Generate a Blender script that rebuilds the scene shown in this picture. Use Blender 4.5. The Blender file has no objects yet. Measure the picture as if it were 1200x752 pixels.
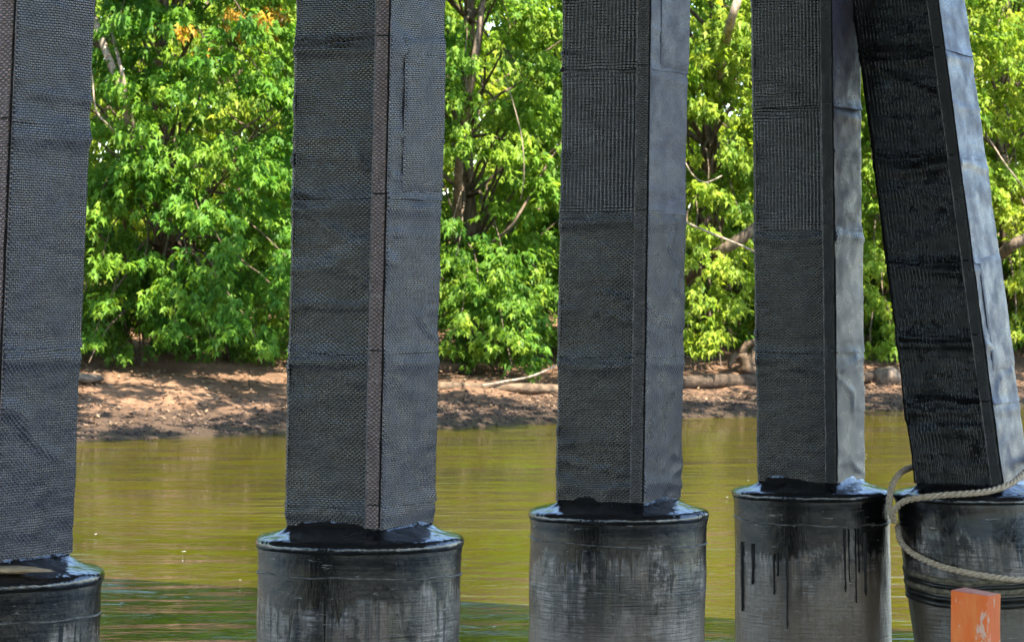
import bpy, math, random
import numpy as np
from mathutils import Vector, Matrix, noise as mnoise

# ------------------------------------------------------------------ camera, sky, sun, exposure
SC = bpy.context.scene
COL = SC.collection
R = math.radians
CAM_H = 2.3           # camera height above the water (water is z = 0)
F = 3400.0            # focal length in photo pixels (1200 wide)
Y0 = 340.0            # photo row of the horizon
cam = bpy.data.cameras.new('camera')
cam.sensor_width = 36.0
cam.lens = 36.0 * F / 1200.0
cam.shift_y = (Y0 - 376.0) / 1200.0
cam.dof.use_dof = True
cam.dof.focus_distance = 11.3
cam.dof.aperture_fstop = 16.0
cam.clip_start = 0.1
cam.clip_end = 3000.0
camo = bpy.data.objects.new('camera', cam)
camo.location = (0, 0, CAM_H)
camo.rotation_euler = (R(90), 0, 0)
COL.objects.link(camo)
SC.camera = camo

SUN_EL, SUN_AZ = 59.0, 152.0        # azimuth: compass bearing of the sun, 0 = away from camera, 90 = right
w = bpy.data.worlds.new('World')
SC.world = w
w.use_nodes = True
nt = w.node_tree
bg = nt.nodes['Background']
sky = nt.nodes.new('ShaderNodeTexSky')
sky.sky_type = 'NISHITA'
sky.sun_disc = False
sky.sun_elevation = R(SUN_EL)
sky.sun_rotation = R(SUN_AZ)
sky.dust_density = 0.5
sky.ozone_density = 1.6
nt.links.new(sky.outputs[0], bg.inputs[0])
bg.inputs[1].default_value = 0.15
sl = bpy.data.lights.new('sun', 'SUN')
sl.energy = 5.0
sl.angle = R(0.5)
sl.color = (1.0, 0.93, 0.80)
so = bpy.data.objects.new('sun', sl)
sdir = Vector((math.sin(R(SUN_AZ)) * math.cos(R(SUN_EL)), math.cos(R(SUN_AZ)) * math.cos(R(SUN_EL)), math.sin(R(SUN_EL))))
so.rotation_euler = sdir.to_track_quat('Z', 'Y').to_euler()
so.location = sdir * 40
COL.objects.link(so)
vs = SC.view_settings
vs.view_transform = 'Standard'
vs.look = 'None'
vs.gamma = 1.0
vs.exposure = 2.1
vs.use_curve_mapping = False
SC.cycles.max_bounces = 6
SC.cycles.transmission_bounces = 4
SC.cycles.diffuse_bounces = 4

random.seed(7)
RNG = np.random.default_rng(11)

# ------------------------------------------------------------------ helpers
def px(x, y, Y):
    """photo pixel at distance Y -> world point"""
    return Vector(((x - 600.0) * Y / F, Y, CAM_H - (y - Y0) * Y / F))

def obj(name, me, mat=None, parent=None, **props):
    o = bpy.data.objects.new(name, me)
    COL.objects.link(o)
    if me is not None and mat is not None:
        for m in (mat if isinstance(mat, (list, tuple)) else [mat]):
            me.materials.append(m)
    if parent is not None:
        o.parent = parent
    for k, v in props.items():
        o[k] = v
    return o

def empty(name, loc, label, category, group=None, rot=(0, 0, 0)):
    o = bpy.data.objects.new(name, None)
    o.location = loc
    o.rotation_euler = rot
    o.empty_display_size = 0.2
    COL.objects.link(o)
    o['label'] = label
    o['category'] = category
    if group:
        o['group'] = group
    return o

def mesh(name, verts, faces, smooth=False):
    me = bpy.data.meshes.new(name)
    me.from_pydata([tuple(v) for v in verts], [], faces)
    if smooth:
        me.polygons.foreach_set('use_smooth', [True] * len(me.polygons))
    me.update()
    return me

def np_mesh(name, verts, tris=None, quads=None, smooth=False):
    """fast mesh from numpy arrays"""
    me = bpy.data.meshes.new(name)
    nT = 0 if tris is None else len(tris)
    nQ = 0 if quads is None else len(quads)
    me.vertices.add(len(verts))
    me.vertices.foreach_set('co', np.asarray(verts, np.float32).ravel())
    loops, starts, tot = [], [], 0
    if nT:
        loops.append(np.asarray(tris, np.int32).ravel()); starts.append(np.arange(nT) * 3)
        tot = nT * 3
    if nQ:
        loops.append(np.asarray(quads, np.int32).ravel()); starts.append(tot + np.arange(nQ) * 4)
    loops = np.concatenate(loops); starts = np.concatenate(starts).astype(np.int32)
    me.loops.add(len(loops)); me.loops.foreach_set('vertex_index', loops)
    me.polygons.add(nT + nQ); me.polygons.foreach_set('loop_start', starts)
    if smooth:
        me.polygons.foreach_set('use_smooth', np.ones(nT + nQ, bool))
    me.update(calc_edges=True)
    return me

class NT:
    """small node-tree helper"""
    def __init__(s, name):
        s.m = bpy.data.materials.new(name)
        s.m.use_nodes = True
        s.t = s.m.node_tree
        s.t.nodes.clear()
        s.out = s.n('ShaderNodeOutputMaterial')
        s.b = s.n('ShaderNodeBsdfPrincipled')
        s.l(s.b.outputs[0], s.out.inputs['Surface'])
    def n(s, typ, **kw):
        nd = s.t.nodes.new(typ)
        for k, v in kw.items():
            setattr(nd, k, v)
        return nd
    def l(s, a, b):
        s.t.links.new(a, b)
    def put(s, sock, v):
        if isinstance(v, bpy.types.NodeSocket):
            s.l(v, sock)
        elif isinstance(v, (tuple, list)) and len(v) == 3 and sock.type == 'RGBA':
            sock.default_value = (*v, 1)
        else:
            sock.default_value = v
    def math(s, op, a, b=0.0, c=None, clamp=False):
        nd = s.n('ShaderNodeMath', operation=op, use_clamp=clamp)
        s.put(nd.inputs[0], a); s.put(nd.inputs[1], b)
        if c is not None:
            s.put(nd.inputs[2], c)
        return nd.outputs[0]
    def mix(s, f, a, b, blend='MIX'):
        nd = s.n('ShaderNodeMix', data_type='RGBA', blend_type=blend)
        s.put(nd.inputs['Factor'], f)
        s.put(nd.inputs[6], a); s.put(nd.inputs[7], b)
        return nd.outputs[2]
    def ramp(s, f, a, b, lo=0.0, hi=1.0):
        nd = s.n('ShaderNodeMapRange', interpolation_type='SMOOTHSTEP')
        s.put(nd.inputs[0], f)
        nd.inputs[1].default_value = a; nd.inputs[2].default_value = b
        nd.inputs[3].default_value = lo; nd.inputs[4].default_value = hi
        return nd.outputs[0]
    def noise(s, vec, scale, detail=3.0, rough=0.55, col=False):
        nd = s.n('ShaderNodeTexNoise')
        s.put(nd.inputs['Vector'], vec)
        nd.inputs['Scale'].default_value = scale
        nd.inputs['Detail'].default_value = detail
        nd.inputs['Roughness'].default_value = rough
        return nd.outputs['Color' if col else 'Fac']
    def coord(s, kind='Object'):
        return s.n('ShaderNodeTexCoord').outputs[kind]
    def mapping(s, vec, scale=(1, 1, 1), loc=(0, 0, 0), rot=(0, 0, 0)):
        nd = s.n('ShaderNodeMapping')
        s.put(nd.inputs['Vector'], vec)
        nd.inputs['Scale'].default_value = scale
        nd.inputs['Location'].default_value = loc
        nd.inputs['Rotation'].default_value = rot
        return nd.outputs[0]
    def bump(s, h, strength, dist, normal=None):
        nd = s.n('ShaderNodeBump')
        nd.inputs['Strength'].default_value = strength
        nd.inputs['Distance'].default_value = dist
        s.put(nd.inputs['Height'], h)
        if normal is not None:
            s.l(normal, nd.inputs['Normal'])
        return nd.outputs[0]
    def set(s, **kw):
        for k, v in kw.items():
            s.put(s.b.inputs[k.replace('_', ' ')], v)

# ------------------------------------------------------------------ materials
def mat_wrap(name, pattern, base, tint, rough, tip_glint=3.6, coat=0.40, spec=0.9):
    """resin-coated woven wrap on the steel piles; uv is in metres (round the pile, up the pile)"""
    k = NT(name)
    uv = k.coord('UV')
    ob = k.coord('Object')
    wob = k.noise(uv, 7.0, 2.0, col=True)
    vm = k.n('ShaderNodeVectorMath', operation='MULTIPLY_ADD')
    k.l(wob, vm.inputs[0]); vm.inputs[1].default_value = (0.011, 0.016, 0); k.l(uv, vm.inputs[2])
    sp = k.n('ShaderNodeSeparateXYZ'); k.l(vm.outputs[0], sp.inputs[0])
    u, v = sp.outputs[0], sp.outputs[1]
    if pattern == 'weave':
        cu = k.math('COSINE', k.math('MULTIPLY', u, 2 * math.pi / 0.0190))
        cv = k.math('COSINE', k.math('MULTIPLY', v, 2 * math.pi / 0.0142))
        h = k.math('MULTIPLY', cu, cv)
        h = k.ramp(h, -0.55, 0.9)
        dist = 0.0042
    elif pattern == 'rib':
        cu = k.math('COSINE', k.math('MULTIPLY', u, 2 * math.pi / 0.0165))
        cv = k.math('COSINE', k.math('MULTIPLY', v, 2 * math.pi / 0.012))
        h = k.math('MULTIPLY_ADD', cv, 0.16, k.ramp(cu, -0.7, 0.8))
        dist = 0.0034
    elif pattern == 'rib_shaded':
        cu = k.math('COSINE', k.math('MULTIPLY', u, 2 * math.pi / 0.0165))
        h = k.math('MULTIPLY', k.ramp(cu, -0.7, 0.8), k.ramp(k.noise(uv, 12.0, 4.0, 0.7), 0.35, 0.7))
        dist = 0.0016
    else:
        h = k.noise(k.mapping(uv, (120, 95, 1)), 1.0, 3.0)
        dist = 0.0022
    patchy = k.noise(uv, 3.2, 4.0, 0.6)
    h = k.math('MULTIPLY', h, k.ramp(patchy, 0.25, 0.55, 0.60, 1.0))
    fine = k.noise(uv, 160.0, 2.0)
    h2 = k.math('MULTIPLY_ADD', fine, 0.08, h)
    wr = k.noise(k.mapping(uv, (5, 22, 1)), 1.0, 3.0, 0.6)
    n1 = k.bump(wr, 0.22 if pattern == 'smooth' else 0.42, 0.010)
    nrm = k.bump(h2, 1.0, dist * 1.6, n1)
    stain = k.noise(k.mapping(uv, (4, 1.6, 1), (3.1, 0.7, 0)), 1.0, 4.0, 0.65)
    c = k.mix(k.ramp(stain, 0.42, 0.68), base, tint)
    c = k.mix(k.ramp(h, 0.05, 0.50, 0.85, 0.0), c, (0.009, 0.009, 0.009))
    c = k.mix(k.math('MULTIPLY', k.ramp(h, 0.55, 0.92, 0.0, 0.9), k.ramp(k.noise(uv, 14.0, 4.0, 0.75), 0.38, 0.62, 0.25, 1.0)), c, tuple(min(1.0, x * tip_glint) for x in base))  # pale weave tips: own contrast plus resin glints put into the colour
    dust = k.ramp(k.noise(uv, 26.0, 4.0, 0.7), 0.58, 0.72, 0.0, 0.5)
    c = k.mix(dust, c, tuple(min(1.0, x * 2.4 + 0.02) for x in base))
    scuff = k.math('MULTIPLY', k.ramp(k.noise(k.mapping(uv, (3.0, 16, 1), (4, 9, 0)), 1.0, 5.0, 0.7), 0.60, 0.70), k.ramp(fine, 0.35, 0.55))
    c = k.mix(k.math('MULTIPLY', scuff, 0.55), c, tuple(min(1.0, x * 4.0 + 0.03) for x in base))
    k.set(Base_Color=c, Roughness=k.ramp(k.noise(uv, 9.0, 4.0), 0.3, 0.7, rough - 0.16, rough + 0.10), Normal=nrm,
          Specular_IOR_Level={'rib_shaded': 0.30, 'smooth': 0.38}.get(pattern, spec), Coat_Weight={'rib_shaded': 0.05, 'smooth': 0.02}.get(pattern, coat), Coat_Roughness=0.11)
    k.l(k.bump(h2, 1.0, dist * 1.8, n1), k.b.inputs['Coat Normal'])
    return k.m

M = {}
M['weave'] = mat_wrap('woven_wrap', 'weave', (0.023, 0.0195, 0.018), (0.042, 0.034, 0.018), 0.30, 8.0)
M['rib'] = mat_wrap('ribbed_wrap', 'rib', (0.022, 0.019, 0.019), (0.013, 0.012, 0.011), 0.30, 4.0)
M['weave_black'] = mat_wrap('black_woven_wrap', 'weave', (0.014, 0.0125, 0.0125), (0.020, 0.018, 0.016), 0.30, 8.0)
M['rib_black'] = mat_wrap('black_ribbed_wrap', 'rib', (0.012, 0.011, 0.011), (0.009, 0.008, 0.008), 0.30, 5.0)
M['smooth'] = mat_wrap('skylit_resin_wrap', 'smooth', (0.062, 0.059, 0.090), (0.076, 0.072, 0.102), 0.42, 1.5)  # grey resin, with the sky's blue sheen on right faces put into the colour
M['weave_skylit'] = mat_wrap('skylit_woven_wrap', 'weave', (0.050, 0.046, 0.066), (0.062, 0.057, 0.075), 0.36, 5.0, 0.12, 0.7)  # same weave for right faces, lighter and bluer: sky sheen painted in
M['rib_shaded'] = mat_wrap('shaded_resin_wrap', 'rib_shaded', (0.0085, 0.008, 0.0075), (0.012, 0.011, 0.010), 0.26, 1.6)  # left face of the leaning pile, its dark reflections painted near black
M['strip_lit'] = mat_wrap('lit_corner_wrap', 'weave', (0.38, 0.25, 0.23), (0.27, 0.17, 0.155), 0.46, 1.9)  # corner wrap copies: what each pile's strip reflects is put into the colour
M['strip_mid'] = mat_wrap('half_lit_corner_wrap', 'weave', (0.085, 0.073, 0.073), (0.048, 0.042, 0.043), 0.42, 2.6)
M['strip_shaded'] = mat_wrap('shaded_corner_wrap', 'smooth', (0.010, 0.010, 0.010), (0.015, 0.015, 0.015), 0.36, 1.4)

def mat_cap():
    k = NT('black_epoxy')
    ob = k.coord()
    n = k.bump(k.noise(ob, 9.0, 3.0), 0.6, 0.02, k.bump(k.noise(ob, 60, 2.0), 0.35, 0.004))
    k.set(Base_Color=(0.016, 0.016, 0.018), Roughness=0.14, Normal=n, Specular_IOR_Level=0.9)
    return k.m
M['epoxy'] = mat_cap()

def mat_jacket(name, mud, wet, black_h, drip_h):
    """fibreglass pile jacket: uv metres (round, up; v = 0 at the rim)"""
    k = NT(name)
    uv = k.coord('UV')
    sp = k.n('ShaderNodeSeparateXYZ'); k.l(uv, sp.inputs[0])
    u, v = sp.outputs[0], sp.outputs[1]
    depth = k.math('MULTIPLY', v, -1.0)
    drip = k.noise(k.mapping(uv, (46, 0.0, 1)), 1.0, 1.0, 0.5)
    dripw = k.noise(k.mapping(uv, (5.5, 0.4, 1)), 1.0, 2.0, 0.5)
    d2 = k.math('MULTIPLY', k.ramp(drip, 0.50, 0.78), k.ramp(dripw, 0.40, 0.66))
    edge = k.noise(k.mapping(uv, (5, 1.5, 1)), 1.0, 4.0, 0.65)
    lim = k.math('MULTIPLY_ADD', edge, black_h, k.math('MULTIPLY', d2, drip_h))
    grain = k.noise(k.mapping(uv, (60, 12, 1)), 1.0, 4.0, 0.7)
    blk = k.ramp(k.math('MULTIPLY_ADD', grain, 0.06, k.math('SUBTRACT', lim, depth)), 0.0, 0.05)
    streak = k.noise(k.mapping(uv, (34, 1.6, 1)), 1.0, 5.0, 0.7)
    scr = k.noise(k.mapping(uv, (4.5, 95, 1)), 1.0, 4.0, 0.7)
    big = k.noise(k.mapping(uv, (5.5, 3.8, 1), (1, 4, 0)), 1.0, 5.0, 0.62)
    big2 = k.noise(k.mapping(uv, (8, 5, 1), (7, 1, 0)), 1.0, 5.0, 0.65)
    c = k.mix(k.ramp(big, 0.40, 0.58), wet, mud)
    c = k.mix(k.ramp(big2, 0.54, 0.66, 0.0, 0.75), c, (0.085, 0.078, 0.042))
    pale = k.math('MULTIPLY', k.ramp(big2, 0.53, 0.40), k.ramp(scr, 0.40, 0.58))
    c = k.mix(k.math('MULTIPLY', pale, 0.9), c, (0.42, 0.36, 0.335))  # grey patches paint glossy highlights into the jacket colour
    c = k.mix(k.ramp(streak, 0.47, 0.60, 0.0, 0.85), c, (0.014, 0.013, 0.012))
    low = k.ramp(k.math('MULTIPLY_ADD', big, 0.34, depth), 0.42, 0.70, 0.0, 0.8)
    c = k.mix(low, c, tuple(x * 1.1 for x in mud))
    blot = k.ramp(k.noise(k.mapping(uv, (7, 4.5, 1), (11, 3, 0)), 1.0, 6.0, 0.7), 0.52, 0.58, 0.0, 0.9)
    c = k.mix(k.math('MULTIPLY', blot, k.ramp(depth, 0.5, 0.2)), c, (0.014, 0.013, 0.012))
    c = k.mix(blk, c, (0.007, 0.007, 0.007))
    sc = k.ramp(k.noise(k.mapping(uv, (9, 46, 1), (5, 2, 0)), 1.0, 5.0, 0.75), 0.62, 0.68, 0.0, 0.8)
    c = k.mix(sc, c, (0.36, 0.34, 0.32))
    hgt = k.math('MULTIPLY_ADD', k.math('MULTIPLY', scr, k.math('SUBTRACT', 1.0, k.math('MULTIPLY', blk, 0.8))), 0.6, k.math('MULTIPLY', grain, 0.5))
    n = k.bump(hgt, 0.7, 0.008, k.bump(k.noise(uv, 6.0, 3.0), 0.4, 0.02))
    k.set(Base_Color=c, Roughness=k.mix(blk, (0.30,) * 3, (0.16,) * 3), Normal=n, Specular_IOR_Level=k.math('MULTIPLY_ADD', k.math('MAXIMUM', blk, blot), -0.36, 0.6), Coat_Weight=0.22, Coat_Roughness=0.08)
    k.l(k.bump(hgt, 0.6, 0.006), k.b.inputs['Coat Normal'])
    return k.m
M['jacket_a'] = mat_jacket('pile_jacket_grey', (0.165, 0.122, 0.096), (0.024, 0.020, 0.014), 0.36, 0.42)
M['jacket_b'] = mat_jacket('pile_jacket_brown', (0.185, 0.135, 0.096), (0.085, 0.070, 0.056), 0.58, 0.50)
M['jacket_c'] = mat_jacket('pile_jacket_black', (0.12, 0.092, 0.062), (0.028, 0.025, 0.018), 0.34, 0.10)

def mat_simple(name, col, rough, scale=20.0, var=0.5, bump=0.3, dist=0.01, stretch=(1, 1, 1), spec=0.4):
    k = NT(name)
    ob = k.mapping(k.coord(), stretch)
    f = k.noise(ob, scale, 5.0, 0.6)
    c = k.mix(k.ramp(f, 0.3, 0.7), tuple(x * (1 - var) for x in col), tuple(min(1, x * (1 + var)) for x in col))
    k.set(Base_Color=c, Roughness=rough, Specular_IOR_Level=spec, Normal=k.bump(k.noise(ob, scale * 2.2, 5.0, 0.65), bump, dist))
    return k.m
M['bead'] = mat_simple('resin_bead', (0.16, 0.15, 0.14), 0.35, 30, 0.7)
M['groove_line'] = mat_simple('black_groove_line', (0.006, 0.006, 0.006), 0.6, 30, 0.4, spec=0.15)  # black bead put in for the shadow line of the corner groove
M['lit_line'] = mat_simple('grey_lit_line', (0.17, 0.155, 0.155), 0.4, 40, 0.6)  # pale grey paints the light caught along the strip's edge ridge
M['drip'] = mat_simple('black_resin_run', (0.007, 0.007, 0.007), 0.45, 30, 0.4, spec=0.3)
M['hose_tan'] = mat_simple('tan_rope_wrap', (0.20, 0.17, 0.11), 0.6, 40, 0.5)
M['hose'] = mat_simple('black_strap', (0.030, 0.029, 0.024), 0.35, 14, 0.5)
M['concrete'] = mat_simple('concrete', (0.30, 0.29, 0.27), 0.85, 3, 0.25)
M['bark'] = mat_simple('bark', (0.13, 0.095, 0.065), 0.9, 14, 0.55, 0.8, 0.03, (1, 1, 0.22), 0.2)
M['barklight'] = mat_simple('pale_bark', (0.30, 0.235, 0.175), 0.85, 12, 0.45, 0.7, 0.03, (1, 1, 0.25), 0.2)
M['drift'] = mat_simple('driftwood', (0.14, 0.095, 0.060), 0.85, 10, 0.4, 0.7, 0.03, (0.35, 1, 1), 0.2)
M['logdark'] = mat_simple('weathered_log', (0.065, 0.045, 0.030), 0.9, 9, 0.5, 0.8, 0.04, (0.3, 1, 1), 0.2)
M['cutwood'] = mat_simple('cut_wood', (0.48, 0.34, 0.20), 0.8, 16, 0.35, 0.4, 0.01)
M['stone'] = mat_simple('boulder_stone', (0.125, 0.095, 0.068), 0.85, 6, 0.45, 0.7, 0.05)
M['pebble'] = mat_simple('gravel', (0.062, 0.039, 0.026), 0.8, 3, 0.75, 0.3, 0.02)  # gravel, its colour darkened for the shade on the lower beach
M['deadleaf'] = mat_simple('leaf_litter', (0.20, 0.13, 0.075), 0.9, 4, 0.6, 0.1, 0.01)

def mat_orange():
    k = NT('orange_paint')
    ob = k.coord()
    f = k.noise(k.mapping(ob, (1, 1, 0.25)), 22.0, 5.0, 0.65)
    c = k.mix(k.ramp(f, 0.40, 0.66), (1.0, 0.175, 0.016), (1.0, 0.26, 0.05))
    ch = k.ramp(k.noise(k.mapping(ob, (1, 1, 0.4)), 34.0, 4.0, 0.7), 0.58, 0.64, 0, 0.8)
    c = k.mix(ch, c, (0.86, 0.58, 0.42))
    ck = k.ramp(k.noise(k.mapping(ob, (1, 1, 0.06), (3, 1, 2)), 55.0, 3.0, 0.6), 0.62, 0.68, 0, 0.7)
    c = k.mix(ck, c, (0.42, 0.09, 0.015))
    k.set(Base_Color=c, Roughness=0.5, Normal=k.bump(f, 0.5, 0.006))
    return k.m
M['orange'] = mat_orange()

def mat_rope():
    k = NT('manila_rope')
    ob = k.coord()
    f = k.noise(ob, 120.0, 3.0, 0.6)
    c = k.mix(k.ramp(f, 0.3, 0.7), (0.56, 0.42, 0.29), (0.82, 0.67, 0.50))
    k.set(Base_Color=c, Roughness=0.85, Specular_IOR_Level=0.2)
    return k.m
M['rope'] = mat_rope()

def mat_leaf():
    k = NT('leaf')
    at = k.n('ShaderNodeAttribute', attribute_name='leaf_colour')
    c = at.outputs['Color']
    k.set(Base_Color=c, Roughness=0.5, Specular_IOR_Level=0.22)
    tr = k.n('ShaderNodeBsdfTranslucent')
    tc = k.mix(1.0, c, (1.40, 1.40, 0.60), 'MULTIPLY')
    k.l(tc, tr.inputs[0])
    mx = k.n('ShaderNodeMixShader'); mx.inputs[0].default_value = 0.5
    k.l(k.b.outputs[0], mx.inputs[1]); k.l(tr.outputs[0], mx.inputs[2])
    k.l(mx.outputs[0], k.out.inputs['Surface'])
    return k.m
M['leaf'] = mat_leaf()

def mat_ground():
    k = NT('river_bank_soil')
    ob = k.coord()
    big = k.noise(ob, 0.35, 4.0, 0.6)
    mid = k.noise(ob, 3.0, 5.0, 0.65)
    fine = k.noise(ob, 26.0, 4.0, 0.7)
    c = k.mix(k.ramp(mid, 0.32, 0.68), (0.088, 0.051, 0.029), (0.225, 0.126, 0.072))
    c = k.mix(k.ramp(big, 0.42, 0.66, 0, 0.7), c, (0.29, 0.16, 0.088))
    c = k.mix(k.ramp(fine, 0.52, 0.70, 0, 0.75), c, (0.060, 0.042, 0.030))
    geo = k.n('ShaderNodeNewGeometry')
    sp = k.n('ShaderNodeSeparateXYZ'); k.l(geo.outputs['Position'], sp.inputs[0])
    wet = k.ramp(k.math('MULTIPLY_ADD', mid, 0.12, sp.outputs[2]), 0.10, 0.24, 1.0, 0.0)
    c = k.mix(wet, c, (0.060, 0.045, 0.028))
    grav_shade = k.ramp(k.math('MULTIPLY_ADD', mid, 0.30, sp.outputs[2]), 0.36, 0.58, 0.8, 0.0)  # dark gravel band, with the shade of the lower beach painted in
    c = k.mix(grav_shade, c, (0.056, 0.036, 0.023))
    h = k.math('MULTIPLY_ADD', fine, 0.5, mid)
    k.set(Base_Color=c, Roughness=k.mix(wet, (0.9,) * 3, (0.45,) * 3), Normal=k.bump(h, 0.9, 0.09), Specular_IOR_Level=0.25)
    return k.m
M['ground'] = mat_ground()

def mat_water():
    k = NT('murky_water')
    ob = k.coord()
    a = k.noise(k.mapping(ob, (1.0, 2.4, 1), rot=(0, 0, 0.25)), 1.3, 3.0, 0.5)
    b = k.noise(k.mapping(ob, (1.0, 1.8, 1), rot=(0, 0, -0.2)), 5.0, 3.0, 0.55)
    s = k.noise(ob, 0.22, 3.0, 0.5)
    wv = k.noise(k.mapping(ob, (1.0, 3.2, 1), rot=(0, 0, 0.08)), 0.42, 2.0, 0.5)
    h = k.math('MULTIPLY_ADD', b, 0.20, k.math('MULTIPLY_ADD', wv, 1.6, a))
    h = k.math('MULTIPLY', h, k.ramp(s, 0.32, 0.66, 0.35, 1.0))
    c = k.mix(k.ramp(k.noise(ob, 0.12, 3.0), 0.35, 0.65), (0.046, 0.038, 0.002), (0.060, 0.045, 0.003))
    k.set(Base_Color=c, Roughness=0.035, IOR=1.33, Normal=k.bump(h, 1.0, 0.050))
    return k.m
M['water'] = mat_water()
M['fleck'] = mat_simple('foam_fleck', (0.75, 0.74, 0.68), 0.6, 8, 0.1)

# ------------------------------------------------------------------ terrain and water
def shore(X):
    """distance of the far water's edge for a given X (works on arrays)"""
    X = np.asarray(X, float)
    core = 49.6 + 0.80 * X
    left = 49.6 + 0.80 * -9 + (X + 9) * 0.35
    right = 49.6 + 0.80 * 16 + (X - 16) * 1.9
    y = np.where(X < -9, left, np.where(X > 16, right, core))
    return y + 0.25 * np.sin(X * 1.3) + 0.12 * np.sin(X * 3.7 + 1)

def bank_z(X, Y):
    d = Y - shore(X)
    z = np.interp(d, [-40, -12, -1, 0, 0.7, 3, 9, 13, 20, 45, 120, 400], [-2.5, -2.0, -0.18, 0.0, 0.10, 0.30, 0.80, 1.15, 1.6, 3.5, 9, 12])
    return z

def terrain():
    xs = np.unique(np.concatenate([np.linspace(-1500, -60, 8), np.linspace(-60, -12, 40), np.linspace(-12, 14, 150), np.linspace(14, 60, 40), np.linspace(60, 1500, 8)]))
    ys = np.unique(np.concatenate([np.linspace(-600, -20, 6), np.linspace(-20, 34, 30), np.linspace(34, 68, 200), np.linspace(68, 130, 40), np.linspace(130, 1800, 10)]))
    gx, gy = np.meshgrid(xs, ys)
    z = bank_z(gx, gy)
    # near side river bank, well behind the camera
    z = np.maximum(z, np.interp(-gy, [-20, 14, 24, 60, 600], [-9, -2.5, 0.6, 2.5, 6]))
    v = np.stack([gx, gy, z], -1).reshape(-1, 3)
    for i in range(len(v)):
        x, y, zz = v[i]
        if -14 < x < 16 and 34 < y < 68 and zz > -0.6:
            n = mnoise.noise((x * 0.55, y * 0.55, 0)) * 0.13 + mnoise.noise((x * 1.9, y * 1.9, 3)) * 0.06 + mnoise.noise((x * 5.5, y * 5.5, 6)) * 0.022
            v[i, 2] += n * min(1.0, max(0.25, zz * 1.6 + 0.3))
    nx, ny = len(xs), len(ys)
    idx = np.arange(nx * ny).reshape(ny, nx)
    q = np.stack([idx[:-1, :-1], idx[:-1, 1:], idx[1:, 1:], idx[1:, :-1]], -1).reshape(-1, 4)
    return np_mesh('ground', v, quads=q, smooth=True)
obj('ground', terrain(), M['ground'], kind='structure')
obj('water', mesh('water', [(-1500, -600, 0), (1500, -600, 0), (1500, 1500, 0), (-1500, 1500, 0)], [(0, 1, 2, 3)]), M['water'], kind='structure')

def gz(x, y):
    z = float(bank_z(x, y))
    n = mnoise.noise((x * 0.55, y * 0.55, 0)) * 0.13 + mnoise.noise((x * 1.9, y * 1.9, 3)) * 0.06
    return z + n * min(1.0, max(0.25, z * 1.6 + 0.3))

# ------------------------------------------------------------------ bridge above (out of the picture, it carries on the piles and shades them)
ROW = Vector((0.515, 0.857, 0)).normalized()      # along the row of piles, away from the camera
AXIS = Vector((-0.857, 0.515, 0)).normalized()    # along the bridge
ROT_ROW = math.atan2(ROW.y, ROW.x)
P1 = px(-23, 668, 8.44); P4 = px(951, 573, 13.08)
MID = (P1 + P4) / 2

def box(name, sx, sy, sz, mat, parent, loc, bev=0.02):
    v = []
    b = bev
    hx, hy, hz = sx / 2, sy / 2, sz / 2
    ring = [(-hx + b, -hy), (hx - b, -hy), (hx, -hy + b), (hx, hy - b), (hx - b, hy), (-hx + b, hy), (-hx, hy - b), (-hx, -hy + b)]
    for z in (-hz, hz):
        v += [(x, y, z) for x, y in ring]
    f = [tuple(range(7, -1, -1)), tuple(range(8, 16))] + [(i, (i + 1) % 8, 8 + (i + 1) % 8, 8 + i) for i in range(8)]
    o = obj(name, mesh(name, v, f), mat, parent)
    o.location = loc
    return o
bridge = empty('bridge_deck', (MID.x, MID.y, 0), 'concrete bridge deck resting on the row of wrapped piles', 'bridge', rot=(0, 0, ROT_ROW))
BEAM_Z = 6.2
box('pile_cap', 17.0, 0.9, 0.9, M['concrete'], bridge, (-2.4, 0, BEAM_Z + 0.45))
box('deck_slab', 18.5, 60, 0.35, M['concrete'], bridge, (-2.75, 0, BEAM_Z + 1.9))
for i in range(7):
    box('girder', 0.4, 60, 0.8, M['concrete'], bridge, (-10.6 + i * 2.6, 0, BEAM_Z + 1.31))

# ------------------------------------------------------------------ wrapped piles
def tube_path(pts, rad, sides=8, twist=None):
    """pts: list of Vectors -> verts, quads"""
    V, Q = [], []
    n = len(pts)
    up = Vector((0.1, 0.2, 1)).normalized()
    for i, p in enumerate(pts):
        t = (pts[min(i + 1, n - 1)] - pts[max(i - 1, 0)]).normalized()
        if abs(t.dot(up)) > 0.95:
            up = Vector((1, 0.2, 0.1)).normalized()
        a = t.cross(up).normalized(); b = a.cross(t).normalized()
        up = b
        rr = rad[i] if hasattr(rad, '__len__') else rad
        for j in range(sides):
            q = 2 * math.pi * j / sides
            V.append(p + (a * math.cos(q) + b * math.sin(q)) * rr)
    for i in range(n - 1):
        for j in range(sides):
            Q.append((i * sides + j, i * sides + (j + 1) % sides, (i + 1) * sides + (j + 1) % sides, (i + 1) * sides + j))
    return V, Q

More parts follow.
